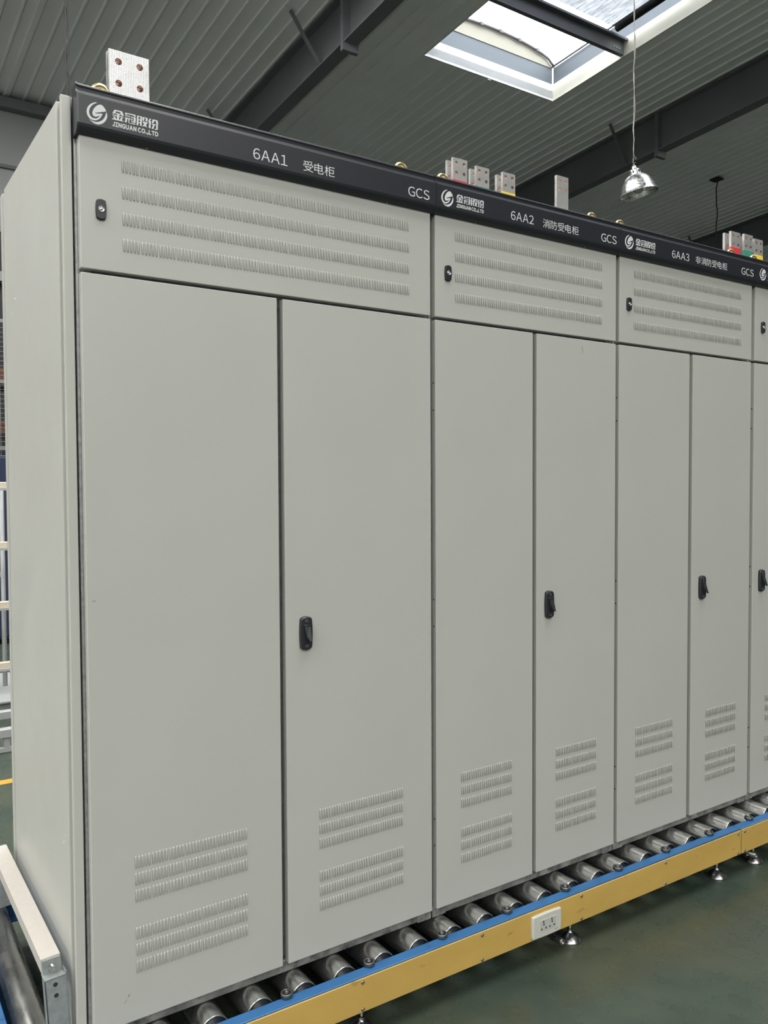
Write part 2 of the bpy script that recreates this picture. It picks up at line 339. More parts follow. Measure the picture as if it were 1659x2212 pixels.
# skylights: curb flashing, band, arched end, purlins, vaulted glazing
def skylight(n, k, yr, detail):
    xc = SKYX(k); xa, xb = xc - SKYW / 2, xc + SKYW / 2; ya, yb = yr
    s = -0.07 if ya > -6 else 0.07
    w = empty('window_%d' % n, (xc, (ya + yb) / 2, zroof((ya + yb) / 2)), kind='structure')
    def side(name, m, z0, z1, inset=0.0, t=0.03):
        for xx, sgn in ((xa, 1), (xb, -1)):
            mb = MB(); e = xx + sgn * inset
            q = [(e, ya, zroof(ya) + z0), (e, yb, zroof(yb) + z0), (e, yb, zroof(yb) + z1), (e, ya, zroof(ya) + z1)]
            mb.raw(q + [(a - sgn * t, b, c) for a, b, c in q], [(0, 1, 2, 3), (4, 5, 6, 7), (0, 1, 5, 4), (1, 2, 6, 5), (2, 3, 7, 6), (3, 0, 4, 7)])
            add(name, mb, 'warm_lit_flashing' if (m == 'white_flashing' and sgn < 0) else m, w)
        for yy, sgn in ((ya, 1), (yb, -1)):
            e = yy + sgn * inset
            add(name, MB().box(xa, xb, min(e, e - sgn * t), max(e, e - sgn * t), zroof(yy) + z0, zroof(yy) + z1), m, w)
    side('curb_flashing', 'white_flashing', -0.02, 0.24)
    if not detail:
        # opaque lid, added so the sky does not double the lamp below
        mb = MB(); q = [(xa, ya, zroof(ya) + .33), (xb, ya, zroof(ya) + .33), (xb, yb, zroof(yb) + .33), (xa, yb, zroof(yb) + .33)]
        mb.raw(q + [(a, b, c + .02) for a, b, c in q], [(0, 1, 2, 3), (4, 5, 6, 7), (0, 1, 5, 4), (1, 2, 6, 5), (2, 3, 7, 6), (3, 0, 4, 7)])
        add('sky_lid', mb, 'white_flashing', w)
        side('curb_band', 'grey_band', 0.24, 0.34, -0.002)
        return w
    side('curb_band', 'grey_band', 0.24, 0.50, -0.012)
    def arc(u): return 0.36 * (1 - (2 * u - 1) ** 2) ** 0.5 * 0.62 + 0.0      # shallow vault
    N = 20
    # lunette closing the vault at the far end, and the arch rib in front of it
    zt = zroof(yb) + 0.50
    lun = [(xa, zt - 0.01)] + [(xa + SKYW * j / N, zt + arc(j / N)) for j in range(N + 1)] + [(xb, zt - 0.01)]
    add('lunette', MB().prism(lun, yb - 0.0, yb + 0.03, 'Y'), 'cream_panel', w)
    add('arch_rib', MB().tube([(xa + SKYW * j / N, yb - 0.03, zt + arc(j / N)) for j in range(N + 1)], 0.022, 6), 'arch_metal', w)
    for j in range(2, N - 1, 3):
        px, pz = xa + SKYW * j / N, zt + arc(j / N)
        add('rib_clip', MB().box(px - .025, px + .025, yb - .07, yb - .04, pz - .035, pz + .01), 'arch_metal', w)
    mb = MB()
    g = [[(xa + SKYW * j / N, y, zroof(y) + 0.51 + arc(j / N)) for j in range(N + 1)] for y in (ya - 0.03, yb + 0.03)]
    for j in range(N): mb.face([g[0][j], g[0][j + 1], g[1][j + 1], g[1][j]], 0, True)
    add('glazing', mb, 'roof_glazing', w)
    for xx in (xa + .02, xb - .02):
        add('edge_bar', MB().tube([(xx, ya, zroof(ya) + .505), (xx, yb, zroof(yb) + .505)], 0.016, 6), 'arch_metal', w)
    # Z purlins crossing the opening, and the black shade net beyond the first of them
    for py in (6.22, 4.70, 3.18, 1.66, .14, -1.38, -2.9):
        z0 = zroof(py); prof = [(py - .08, z0 + .20), (py + .012, z0 + .20), (py + .012, z0 + .012), (py + .08, z0 + .012), (py + .08, z0 + .03), (py + .068, z0 + .03),
                                (py + .068, z0), (py, z0), (py, z0 + .188), (py - .068, z0 + .188), (py - .068, z0 + .17), (py - .08, z0 + .17)]
        p = add('purlin', MB().prism(prof, xa - 0.05, xb + 0.02, 'X'), 'purlin_steel', w)
        for sx in (xa + .18, xa + .24, xb - .10, xb - .16, xb - .22):
            add('bolt', MB().lathe([(0.0, -.012), (.011, -.012), (.013, 0)], (sx, py - .001, z0 + .06), 'Y', 8), 'white_flashing', p)
    nets = MB()
    for y0, y1 in ((4.80, 6.12), (3.26, 4.62)):
        q = []
        for y in (y0, y1):
            q.append([(xa + .06 + (SKYW - .34) * j / 12, y, zroof(y) + .255 + .008 * math.sin(j * 2.1 + y)) for j in range(13)])
        for j in range(12): nets.face([q[0][j], q[0][j + 1], q[1][j + 1], q[1][j]], 0, True)
    add('shade_net', nets, 'shade_net', w)
    for y0, y1 in ((4.80, 6.12), (3.26, 4.62)):
        add('net_hem', MB().tube([(xb - .27, y0, zroof(y0) + .245), (xb - .27, y1, zroof(y1) + .245)], 0.05, 8), 'rubber', w)
    return w
n = 1
skylight(1, 0, BACK, True)
for k, r in LIT:
    n += 1; skylight(n, k, r, False)

# roof beams: tapered I sections with splice plates and fly braces
BL = {0: 'dark grey steel roof beam left of the skylight, above the largest cabinet',
      1: 'dark grey steel roof beam behind the hanging lamp, right of the skylight',
      2: 'dark grey steel roof beam at the right edge behind the farthest copper bars'}
def beam(k):
    xl = 4.95 + BAY * k; xc = xl + 0.11
    b = empty('roof_beam', (xc, 4.0, zroof(4.0) - 0.66), label=BL[k], cat='beam', group='roof beams')
    y0, y1 = -5.9, YB - 0.3
    def strip(name, xa, xb, za, zb):
        mb = MB(); q = [(xa, y0, zroof(y0) + za), (xb, y0, zroof(y0) + za), (xb, y0, zroof(y0) + zb), (xa, y0, zroof(y0) + zb)]
        q += [(a, y1, c - 0.07 * (y1 - y0)) for a, _, c in q]
        mb.raw(q, [(0, 1, 2, 3), (4, 5, 6, 7), (0, 1, 5, 4), (1, 2, 6, 5), (2, 3, 7, 6), (3, 0, 4, 7)]); return add(name, mb, 'beam_paint', b)
    strip('top_flange', xc - .11, xc + .11, -.055, -.037); strip('web', xc - .006, xc + .006, -.64, -.055); strip('bottom_flange', xc - .10, xc + .10, -.66, -.64)
    for py in (7.02, 0.9):
        for d in (-.016, .016):
            z = zroof(py + d)
            box('splice_plate', 'beam_paint', b, xc - .115, xc + .115, py + d - .014, py + d + .014, z - .76, z - .045)
    for py in (10.5, 7.68, 4.8, 1.9):
        z = zroof(py)
        for sg in (-1, 1):
            add('fly_brace', MB().tube([(xc + sg * .48, py, z - .03), (xc + sg * .03, py + .02, z - .62)], 0.026, 4, smooth=False), 'beam_paint', b)
    return b
for k in (0, 1, 2): beam(k)

# ------------------------------------------------------------------ lettering
FONTCACHE = {}
def glyph(ch, bold=0.0):
    """outline of one character as a flat mesh (full-width forms keep the sans-serif numerals)"""
    key = (ch, bold)
    if key not in FONTCACHE:
        wide = chr(ord(ch) + 0xFEE0) if 33 <= ord(ch) <= 126 else ch
        cu = bpy.data.curves.new('type', 'FONT'); cu.body = wide; cu.size = 1.0; cu.resolution_u = 4; cu.offset = bold
        ob = bpy.data.objects.new('type', cu); COL.objects.link(ob)
        dg = bpy.context.evaluated_depsgraph_get(); dg.update()
        me = ob.evaluated_get(dg).to_mesh(); v = [tuple(q.co) for q in me.vertices]; f = [tuple(p.vertices) for p in me.polygons]
        ob.evaluated_get(dg).to_mesh_clear(); bpy.data.objects.remove(ob); bpy.data.curves.remove(cu)
        FONTCACHE[key] = (v, f)
    return FONTCACHE[key]
def text_mesh(body, x0, x1, z0, z1, y, bold=0.0, gap=0.09):
    """a line of type fitted into a box on the header face, as a thin mesh"""
    vs, fs, pen = [], [], 0.0
    for ch in body:
        if ch == ' ': pen += 0.22; continue
        v, f = glyph(ch, bold); lo = min(q[0] for q in v); hi = max(q[0] for q in v); i = len(vs)
        vs += [(q[0] - lo + pen, q[1]) for q in v]; fs += [tuple(i + k for k in g) for g in f]; pen += hi - lo + gap
    xs = [q[0] for q in vs]; ys = [q[1] for q in vs if True]
    lo = min(ys) if ',' not in body else min(q[1] for q in glyph('L', bold)[0]); hi = max(ys)
    sx = (x1 - x0) / (max(xs) - min(xs)); sz_ = (z1 - z0) / (hi - lo)
    mb = MB(); mb.raw([(x0 + (q[0] - min(xs)) * sx, y, z0 + (q[1] - lo) * sz_) for q in vs], fs)
    return mb
LOGO=[[(0.0362,2.1265),(0.0337,2.1274),(0.0293,2.1261),(0.0242,2.1231),(0.0194,2.1188),(0.0157,2.1135),(0.0136,2.1083),(0.0128,2.1029),(0.0133,2.0979),(0.0152,2.0933),(0.0182,2.0896),(0.0221,2.0875),(0.0268,2.0868),(0.0319,2.0874),(0.0371,2.0899),(0.0412,2.0935),(0.0445,2.0986),(0.0464,2.1023),(0.0476,2.1058),(0.0316,2.1027),(0.0317,2.1040),(0.0558,2.1128),(0.0544,2.1165),(0.0515,2.1202),(0.0486,2.1232),(0.0453,2.1250),(0.0424,2.1246),(0.0387,2.1231),(0.0350,2.1204),(0.0309,2.1159),(0.0280,2.1114),(0.0261,2.1069),(0.0251,2.1027),(0.0256,2.0991),(0.0273,2.0966),(0.0302,2.0955),(0.0332,2.0956),(0.0365,2.0972),(0.0394,2.0993),(0.0416,2.1012),(0.0405,2.0983),(0.0375,2.0948),(0.0338,2.0921),(0.0302,2.0911),(0.0258,2.0915),(0.0222,2.0934),(0.0197,2.0962),(0.0184,2.1003),(0.0182,2.1046),(0.0194,2.1097),(0.0219,2.1147),(0.0252,2.1192),(0.0292,2.1228),(0.0329,2.1250)],[(0.0174,2.0880),(0.0207,2.0860),(0.0253,2.0846),(0.0308,2.0840),(0.0363,2.0850),(0.0418,2.0876),(0.0466,2.0913),(0.0504,2.0959),(0.0530,2.1010),(0.0546,2.1062),(0.0556,2.1116),(0.0569,2.1090),(0.0579,2.1048),(0.0575,2.0998),(0.0555,2.0942),(0.0521,2.0889),(0.0480,2.0846),(0.0435,2.0817),(0.0380,2.0797),(0.0329,2.0796),(0.0278,2.0806),(0.0228,2.0834),(0.0199,2.0856)]]
CHARS=[[(0.0742,2.1215),(0.0899,2.1218),(0.0921,2.1205),(0.0951,2.1124),(0.0898,2.1118),(0.0870,2.1186),(0.0777,2.1188),(0.0752,2.1129),(0.0691,2.1117)],
[(0.0762,2.1149),(0.0880,2.1152),(0.0880,2.1134),(0.0762,2.1130)],
[(0.0698,2.1098),(0.0944,2.1101),(0.0944,2.1082),(0.0698,2.1077)],
[(0.0802,2.1148),(0.0852,2.1146),(0.0838,2.1001),(0.0789,2.1000)],
[(0.0708,2.1058),(0.0754,2.1059),(0.0782,2.1009),(0.0739,2.1005)],
[(0.0886,2.1069),(0.0929,2.1069),(0.0896,2.1008),(0.0853,2.1008)],
[(0.0689,2.1011),(0.0943,2.1012),(0.0935,2.0992),(0.0685,2.0989)],
[(0.0982,2.1206),(0.1199,2.1215),(0.1224,2.1201),(0.1224,2.1168),(0.1180,2.1165),(0.1183,2.1187),(0.1024,2.1185),(0.1017,2.1166),(0.0977,2.1170)],
[(0.0981,2.1153),(0.1100,2.1153),(0.1100,2.1134),(0.0980,2.1131)],
[(0.0976,2.1102),(0.1099,2.1103),(0.1099,2.1083),(0.0976,2.1080)],
[(0.0991,2.1098),(0.1030,2.1082),(0.1011,2.0992),(0.0971,2.0990)],
[(0.1052,2.1095),(0.1081,2.1095),(0.1069,2.1006),(0.1094,2.0998),(0.1218,2.1016),(0.1206,2.0989),(0.1079,2.0987),(0.1051,2.1002)],
[(0.1114,2.1149),(0.1224,2.1151),(0.1223,2.1132),(0.1114,2.1128)],
[(0.1176,2.1146),(0.1224,2.1147),(0.1218,2.1042),(0.1196,2.1028),(0.1116,2.1028),(0.1120,2.1047),(0.1171,2.1048)],
[(0.1117,2.1107),(0.1146,2.1107),(0.1149,2.1068),(0.1117,2.1060)],
[(0.1254,2.1208),(0.1290,2.1210),(0.1280,2.0991),(0.1239,2.0989)],
[(0.1254,2.1208),(0.1368,2.1210),(0.1366,2.1192),(0.1253,2.1190)],
[(0.1331,2.1205),(0.1368,2.1207),(0.1357,2.0995),(0.1316,2.0993)],
[(0.1282,2.1129),(0.1333,2.1130),(0.1333,2.1112),(0.1281,2.1111)],
[(0.1279,2.1067),(0.1329,2.1068),(0.1328,2.1050),(0.1278,2.1049)],
[(0.1382,2.1207),(0.1497,2.1209),(0.1496,2.1133),(0.1447,2.1125),(0.1456,2.1192),(0.1423,2.1191),(0.1414,2.1124),(0.1377,2.1123)],
[(0.1381,2.1105),(0.1495,2.1111),(0.1495,2.1089),(0.1380,2.1084)],
[(0.1454,2.1087),(0.1495,2.1093),(0.1431,2.1006),(0.1364,2.0990)],
[(0.1388,2.1086),(0.1432,2.1085),(0.1486,2.0993),(0.1438,2.1000)],
[(0.1542,2.1209),(0.1586,2.1209),(0.1522,2.1114),(0.1510,2.1122)],
[(0.1533,2.1153),(0.1574,2.1155),(0.1564,2.0990),(0.1520,2.0990)],
[(0.1616,2.1209),(0.1732,2.1211),(0.1750,2.1121),(0.1701,2.1120),(0.1691,2.1179),(0.1657,2.1182),(0.1630,2.1121),(0.1589,2.1119)],
[(0.1592,2.1105),(0.1738,2.1111),(0.1738,2.1091),(0.1592,2.1083)],
[(0.1629,2.1096),(0.1663,2.1096),(0.1632,2.0991),(0.1587,2.0988)],
[(0.1697,2.1097),(0.1738,2.1100),(0.1733,2.1004),(0.1722,2.0987),(0.1658,2.0986),(0.1662,2.1005),(0.1696,2.1006)]]


# ------------------------------------------------------------------ cabinet parts
def louver_mb(h=0.030, w=0.0052, d=0.0023):
    """one pressed louver: a rounded bulge with its left face coloured as a shaded mouth under a lip"""
    mb = MB(); z0, z1 = -h / 2, h / 2; e = 0.0028
    rows = [(z0, 0.0), (z0 + e * .3, .55), (z0 + e, 1.0), (z1 - e, 1.0), (z1 - e * .3, .55), (z1, 0.0)]
    g = []
    for z, k in rows:
        s = 0.45 + 0.55 * k; c = w * .42
        g.append([(c - c * s, 0, z), (c - c * s * .97, -d * k * .66, z), (c - c * s * .85, -d * k * .92, z), (c - c * s * .45, -d * k, z), (c + w * .20 * s, -d * k * .86, z), (c + w * .50 * s, -d * k * .35, z), (c + w * .58 * s, 0, z)])
    for j in range(len(g) - 1):
        for i in range(6): mb.face([g[j][i], g[j][i + 1], g[j + 1][i + 1], g[j + 1][i]], 1 if (i == 0 and j == 2) else 0, i > 0)  # mouth is a closed face, its inner shade given by colour
    return mb
LMB = louver_mb(); LMESH = LMB.mesh('louver', ['cabinet_paint', 'inside_shade'])
def columns(xa, xb, n):
    """slot positions in groups of five between two ends"""
    g = n // 5; w = 0.0046; gap = 0.0016
    p = (xb - xa - w - gap * (g - 1)) / (n - 1)
    return [xa + i * p + gap * (i // 5) for i in range(n)]
def louver_bank(door, spots, single):
    for x_, z_ in spots[:single]:
        inst('louver', LMESH, door, (x_, 0, z_))
    rest = spots[single:]
    if rest:
        mb = MB()
        for x_, z_ in rest: 
            i = len(mb.v); mb.v += [(a + x_, b, c + z_) for a, b, c in LMB.v]
            mb.f += [tuple(i + k for k in f) for f in LMB.f]; mb.m += LMB.m; mb.sm += LMB.sm
        add('louver_bank', mb, ['cabinet_paint', 'inside_shade'], door, kind='stuff')
def door_mb(x0, x1, z0, z1):
    mb = MB()
    mb.box(x0, x1, 0.0, 0.022, z0, z1, bev=0.0016, seg=2)
    return mb
ROWS_U = (2.006, 1.946, 1.886, 1.826)
ROWS_L = (0.380, 0.3395, 0.299, 0.209, 0.169, 0.1285)
def rounded(x0, x1, z0, z1, r, bulge=0.0, n=5):
    pts = []
    for cx_, cz_, a0 in ((x1 - r, z1 - r, 0), (x0 + r, z1 - r, 90), (x0 + r, z0 + r, 180), (x1 - r, z0 + r, 270)):
        for i in range(n + 1):
            a = math.radians(a0 + 90 * i / n); pts.append((cx_ + r * math.cos(a), cz_ + r * math.sin(a)))
    out = []
    for i, p in enumerate(pts):
        out.append(p); q = pts[(i + 1) % len(pts)]
        if abs(p[0] - q[0]) < 1e-6 and bulge:
            for t in (.25, .5, .75): out.append((p[0] + math.copysign(bulge * (1 - (2 * t - 1) ** 2), p[0] - (x0 + x1) / 2), p[1] + (q[1] - p[1]) * t))
        elif abs(p[1] - q[1]) < 1e-6 and bulge:
            for t in (.25, .5, .75): out.append((p[0] + (q[0] - p[0]) * t, p[1] + math.copysign(bulge * 1.2 * (1 - (2 * t - 1) ** 2), p[1] - (z0 + z1) / 2)))
    return out
def plate_mb(pts, y0, y1, inset=0.0015):
    cx_ = sum(p[0] for p in pts) / len(pts); cz_ = sum(p[1] for p in pts) / len(pts)
    def sh(k): return [((p[0] - cx_) * k + cx_, (p[1] - cz_) * k + cz_) for p in pts]
    mb = MB(); n = len(pts); L = [(pts, y0), (pts, y1 + (y0 - y1) * .25), (sh(.93), y1)]
    vs = [(p[0], y, p[1]) for pl, y in L for p in pl]
    mb.raw(vs, [(j * n + k, j * n + (k + 1) % n, (j + 1) * n + (k + 1) % n, (j + 1) * n + k) for j in range(2) for k in range(n)])
    mb.face([(p[0], y1, p[1]) for p in sh(.93)]); return mb
def add_lock(door, xc, zc):
    add('lock_plate', plate_mb(rounded(xc - .0105, xc + .0105, zc - .0215, zc + .0215, .004, .0012), 0, -.007), 'black_plastic', door)
    add('lock_core', MB().lathe([(.0066, -.0065), (.0066, -.0085), (.0056, -.009), (.0050, -.0072), (.0022, -.0072), (.0018, -.0088), (0.0001, -.0088)], (xc, 0, zc), 'Y', 20), 'chrome', door)
def add_handle(door, xc, zc):
    add('handle_plate', plate_mb(rounded(xc - .0165, xc + .0165, zc - .043, zc + .043, .008, .0016), 0, -.011), 'black_plastic', door)
    prof = [(xc - .0085, zc + .020), (xc + .0095, zc + .020), (xc + .0085, zc - .006), (xc + .0055, zc - .017), (xc - .002, zc - .017), (xc - .006, zc - .005)]
    mb = MB(); n = len(prof)
    yy = lambda z: -.0125 - .016 * max(0, min(1, (zc + .020 - z) / .037)) ** 1.2
    vs = [(a, -.009, b) for a, b in prof] + [(a, yy(b), b) for a, b in prof]
    mb.raw(vs, [(k, (k + 1) % n, n + (k + 1) % n, n + k) for k in range(n)]); mb.face(vs[n:]); mb.face(vs[:n])
    mb.box(xc + .000, xc + .006, -.030, -.024, zc - .0205, zc - .016, bev=.001)
    add('handle_lever', mb, 'black_plastic', door)
    add('handle_hinge', MB().tube([(xc - .010, -.0125, zc + .0215), (xc + .011, -.0125, zc + .0215)], .0022, 6), 'black_plastic', door)
    for z_ in (.034, -.033):
        mb = MB(); mb.tube([(xc - .0045 + .009 * t, -.0113, zc + z_ + .0022 * math.sin(math.pi * t)) for t in (0, .25, .5, .75, 1)], .0005, 4)
        mb.tube([(xc - .0045, -.0113, zc + z_ - .0012), (xc - .0045, -.0113, zc + z_ - .0030), (xc + .0042, -.0113, zc + z_ - .0030), (xc + .0042, -.0113, zc + z_ - .0012)], .0005, 4)
        if z_ > 0: mb.tube([(xc, -.0113, zc + z_ + .002), (xc - .003, -.0113, zc + z_ + .0052)], .0005, 4)
        add('lock_symbol', mb, 'symbol_grey', door)
HEAD = [(0.024, 2.158), (-.001, 2.1645), (-.007, 2.1655), (-.0105, 2.1635), (-.0115, 2.1600), (-.0095, 2.1560), (-.0090, 2.1500), (-.0110, 2.1440), (-.0165, 2.1405), (-.0195, 2.1385), (-.0195, 2.0760),
        (-.0180, 2.0700), (-.0130, 2.0630), (-.0060, 2.0580), (0.000, 2.0565), (0.024, 2.0565)]
def busbar_mb(x0, x1, y0, z0, z1, t=0.010, hr=0.0068):
    """flat bar standing on end, four bolt holes through its upper part (0 = faces, 1 = hole walls)"""
    mb = MB(); w = x1 - x0; hz = min(w * 1.06, (z1 - z0) * .6) ; cells = []
    for i in range(2):
        for j in range(2): cells.append((x0 + w * i / 2, x0 + w * (i + 1) / 2, z1 - hz * (j + 1) / 2, z1 - hz * j / 2))
    N = 16
    for a, b, c, d in cells:
        cx_ = (a + b) / 2 + (w * .015 if a > x0 else -w * .015); cz_ = (c + d) / 2
        circ = [(cx_ + hr * math.cos(2 * math.pi * k / N), cz_ + hr * math.sin(2 * math.pi * k / N)) for k in range(N)]
        sq = []
        for k in range(N):
            ang = 2 * math.pi * k / N; u, v_ = math.cos(ang), math.sin(ang); s = max(abs(u), abs(v_)); u, v_ = u / s, v_ / s
            sq.append(((a + b) / 2 + u * (b - a) / 2, cz_ + v_ * (d - c) / 2))
        for yy in (y0, y0 + t):
            for k in range(N):
                l = (k + 1) % N
                mb.face([(circ[k][0], yy, circ[k][1]), (sq[k][0], yy, sq[k][1]), (sq[l][0], yy, sq[l][1]), (circ[l][0], yy, circ[l][1])], 0)
        for k in range(N):
            l = (k + 1) % N; mb.face([(circ[k][0], y0, circ[k][1]), (circ[l][0], y0, circ[l][1]), (circ[l][0], y0 + t, circ[l][1]), (circ[k][0], y0 + t, circ[k][1])], 1)
    zb = z1 - hz
    for yy in (y0, y0 + t): mb.face([(x0, yy, z0), (x1, yy, z0), (x1, yy, zb), (x0, yy, zb)], 0)
    for a, b, c, d in ((x0, z0, x1, z0), (x1, z0, x1, z1), (x1, z1, x0, z1), (x0, z1, x0, z0)):
        mb.face([(a, y0, b), (c, y0, d), (c, y0 + t, d), (a, y0 + t, b)], 2)
    return mb
def add_busbar(cab, x0, x1, y0, ztop, tape=None, tz=2.232, hr=0.0068):
    b = add('busbar', busbar_mb(x0, x1, y0, 2.15, ztop, hr=hr), ['tin_knurled', 'copper', 'tin_bar'], cab)
    if tape: box('phase_tape', tape, b, x0 - .0006, x1 + .0006, y0 - .0006, y0 + .0106, 2.152, tz)
    return b
def add_eye(cab, xc, yc=0.042):
    mb = MB(); mb.torus((xc, yc, 2.177), 0.0185, 0.0052); mb.lathe([(.012, 2.146), (.012, 2.154), (.007, 2.157), (.006, 2.162)], (xc, yc, 0), 'Z', 16)
    add('lifting_eye', mb, 'zinc_yellow', cab)

def cabinet(x0, x1, doors, hx, label, unit, title, gcs, offs, upper, banks, lock, handle, eyes, bars, lead=False, single=0):
    c = empty('switchgear_cabinet', ((x0 + x1) / 2, 0.4, -0.03), label=label, cat='cabinet', group='cabinets in a row on the conveyor')
    e = 0.002
    # steel frame
    for xa in (x0 + e, x1 - e - .035):
        for ya in (0.024, 0.76): box('corner_post', 'galvanised', c, xa, xa + .035, ya, ya + .035, -.03, 2.146, bev=.002)
    box('base_rail', 'base_steel', c, x0 + .04, x1 - .04, .016, .05, -.029, .004, bev=.002)
    box('base_rail', 'base_steel', c, x0 + .04, x1 - .04, .76, .795, -.029, .004, bev=.002)
    for xa in (x0 + e, x1 - e - .05): box('base_foot', 'base_steel', c, xa, xa + .05, .012, .05, -.03, .0015, bev=.002)
    box('cross_rail', 'galvanised_dull', c, x0 + .037, x1 - .037, .03, .05, 1.735, 1.785)
    for d0, d1 in zip(doors[:-1], doors[1:]):
        box('door_mullion', 'galvanised_dull', c, d0[1] - .012, d1[0] + .012, .034, .05, .005, 1.735)
    box('top_plate', 'cabinet_paint', c, x0 + e, x1 - e, .025, .80, 2.146, 2.15)
    box('back_panel', 'cabinet_paint', c, x0 + e, x1 - e, .795, .80, -.02, 2.146)
    for xa in (x0 + e, x1 - e - .003): box('inner_wall', 'inside_shade', c, xa + .001, xa + .003, .06, .76, -.02, 2.146)
    # lower doors
    for i, (a, b) in enumerate(doors):
        d = add('door', door_mb(a, b, 0.0, 1.753), 'cabinet_paint', c)
        if banks[i]:
            xa, xb, nn = banks[i]; sp = [(x_, z_) for z_ in ROWS_L for x_ in columns(xa, xb, nn)]
            louver_bank(d, sp, min(single, len(sp)) if i == 0 else 0)
        if handle and i == handle[0]: add_handle(d, handle[1], handle[2])
        if i == 0 and not lead:
            for z_ in (1.57, 1.49, .93, .85, .27, .19):
                add('hinge_hole', MB().lathe([(.0028, 0), (.0001, 0)], (a - .0003, .011, z_), 'X', 10), 'inside_shade', d)
    # louvred upper door
    d = add('upper_door', door_mb(doors[0][0], doors[-1][1], 1.7625, 2.064), 'cabinet_paint', c)
    xa, xb, nn = upper; cs = columns(xa, xb, nn)
    sp = [(x_, z_) for x_ in cs for z_ in ROWS_U]
    louver_bank(d, sp, max(0, single - 212))
    add_lock(d, *lock)
    # header rail with emblem and lettering
    h = add('header_rail', MB().prism(HEAD, hx[0] + .004, hx[1] - .003, 'X'), 'header_paint', c)
    cap = [(p[0] - (.0012 if p[0] < .01 else 0), p[1] + (.001 if p[1] > 2.11 else -.001)) for p in HEAD]
    add('end_cap', MB().prism(cap, hx[0], hx[0] + .004, 'X'), 'header_cap', h)
    add('end_cap', MB().prism(HEAD, hx[1] - .003, hx[1], 'X'), 'header_cap', h)
    mb = MB()
    for p in LOGO: flat2d(mb, [(a + offs, b) for a, b in p], -.0198)
    add('emblem', mb, 'lettering', h)
    mb = MB()
    for j, p in enumerate(CHARS): flat2d(mb, [(a + offs, b) for a, b in p], -.0197 - j * 4e-6)
    add('company_characters', mb, 'lettering', h)
    yt = -.0198
    add('company_name', text_mesh('JINGUAN CO.,LTD', offs + .0686, offs + .1742, 2.0838, 2.0945, yt, .045), 'lettering', h)
    if unit: add('unit_number', text_mesh(unit[0], unit[1], unit[2], 2.0858, 2.1128, yt), 'lettering', h)
    if title: add('unit_title', text_mesh(title[0], title[1], title[2], 2.0853, 2.1125, yt), 'lettering', h)
    if gcs: add('series_mark', text_mesh('GCS', gcs[0], gcs[1], 2.0848, 2.1118, yt), 'lettering', h)
    for sx in (hx[0] + .16, hx[1] - .16):
        add('header_screw', MB().lathe([(.0035, 0), (.003, -.0015), (.0001, -.002)], (sx, -.0035, 2.0598), 'Y', 10), 'zinc_yellow', h)
    for q in eyes: add_eye(c, q)
    for q in bars: add_busbar(c, *q)
    return c
A = cabinet(-.008, .990, [(0.0, .4869), (.5038, .9826)], (-.008, .9895),
    'widest light grey switchgear cabinet, nearest, its header reading 6AA1', ('6AA1', .4153, .5103), ('受电柜', .5561, .6502), (.8904, .9653), 0.0,
    (.0945, .9050, 95), [(.1000, .3872, 35), (.6005, .8765, 35)], (.0455, 1.898), (1, .5610, .879), (.061, .909),
    [(.117, .217, .168, 2.352, None, 0, .0085), (.117, .217, .184, 2.352, None, 0, .0085)], True, 298)
B = cabinet(.991, 1.7945, [(1.0004, 1.3923), (1.4098, 1.786)], (.9905, 1.7855),
    'light grey switchgear cabinet between the 6AA1 and 6AA3 cabinets, header reading 6AA2', ('6AA2', 1.2795, 1.3755), ('消防受电柜', 1.4158, 1.5781), (1.6871, 1.7636), .995,
    (1.0745, 1.7135, 75), [(1.0945, 1.3015, 25), (1.4997, 1.6925, 25)], (1.0456, 1.893), (1, 1.4620, .878), (1.062, 1.708),
    [(1.203, 1.262, .168, 2.321, 'tape_red', 2.251, .006), (1.203, 1.262, .198, 2.321, 'tape_red', 2.232, .006),
     (1.300, 1.356, .168, 2.314, 'tape_green', 2.249, .006), (1.300, 1.356, .198, 2.314, 'tape_green', 2.232, .006),
     (1.416, 1.472, .168, 2.318, 'tape_yellow', 2.253, .006), (1.416, 1.472, .198, 2.318, 'tape_yellow', 2.232, .006),
     (1.670, 1.728, .168, 2.359, None, 0, .006)])
Cc = cabinet(1.7955, 2.600, [(1.8043, 2.197), (2.2183, 2.5932)], (1.7865, 2.5975),
    'light grey switchgear cabinet third along the row, header reading 6AA3', ('6AA3', 2.0621, 2.1618), ('非消防受电柜', 2.2001, 2.3961), (2.4895, 2.5712), 1.7935,
    (1.880, 2.5195, 75), [(1.9015, 2.1090, 25), (2.3130, 2.5070, 25)], (1.8500, 1.897), (1, 2.2770, .873), (1.853, 2.512), [])
D = cabinet(2.601, 3.405, [(2.6170, 3.007), (3.024, 3.400)], (2.5985, 3.402),
    'light grey switchgear cabinet cut off by the right edge of the photo', None, None, None, 2.6000,
    (2.742, 3.33, 70), [(2.7150, 2.9225, 25), (3.12, 3.315, 25)], (2.6680, 1.899), (0, 2.6730, .872), (2.668, 3.33),
    [(2.706, 2.772, .168, 2.336, 'tape_red', 2.270, .006), (2.706, 2.772, .198, 2.336, 'tape_red', 2.235, .006),
     (2.800, 2.864, .168, 2.340, 'tape_green', 2.270, .006), (2.800, 2.864, .198, 2.340, 'tape_green', 2.235, .006),
     (2.877, 2.940, .168, 2.332, 'tape_yellow', 2.264, .006), (2.877, 2.940, .198, 2.332, 'tape_yellow', 2.235, .006)])
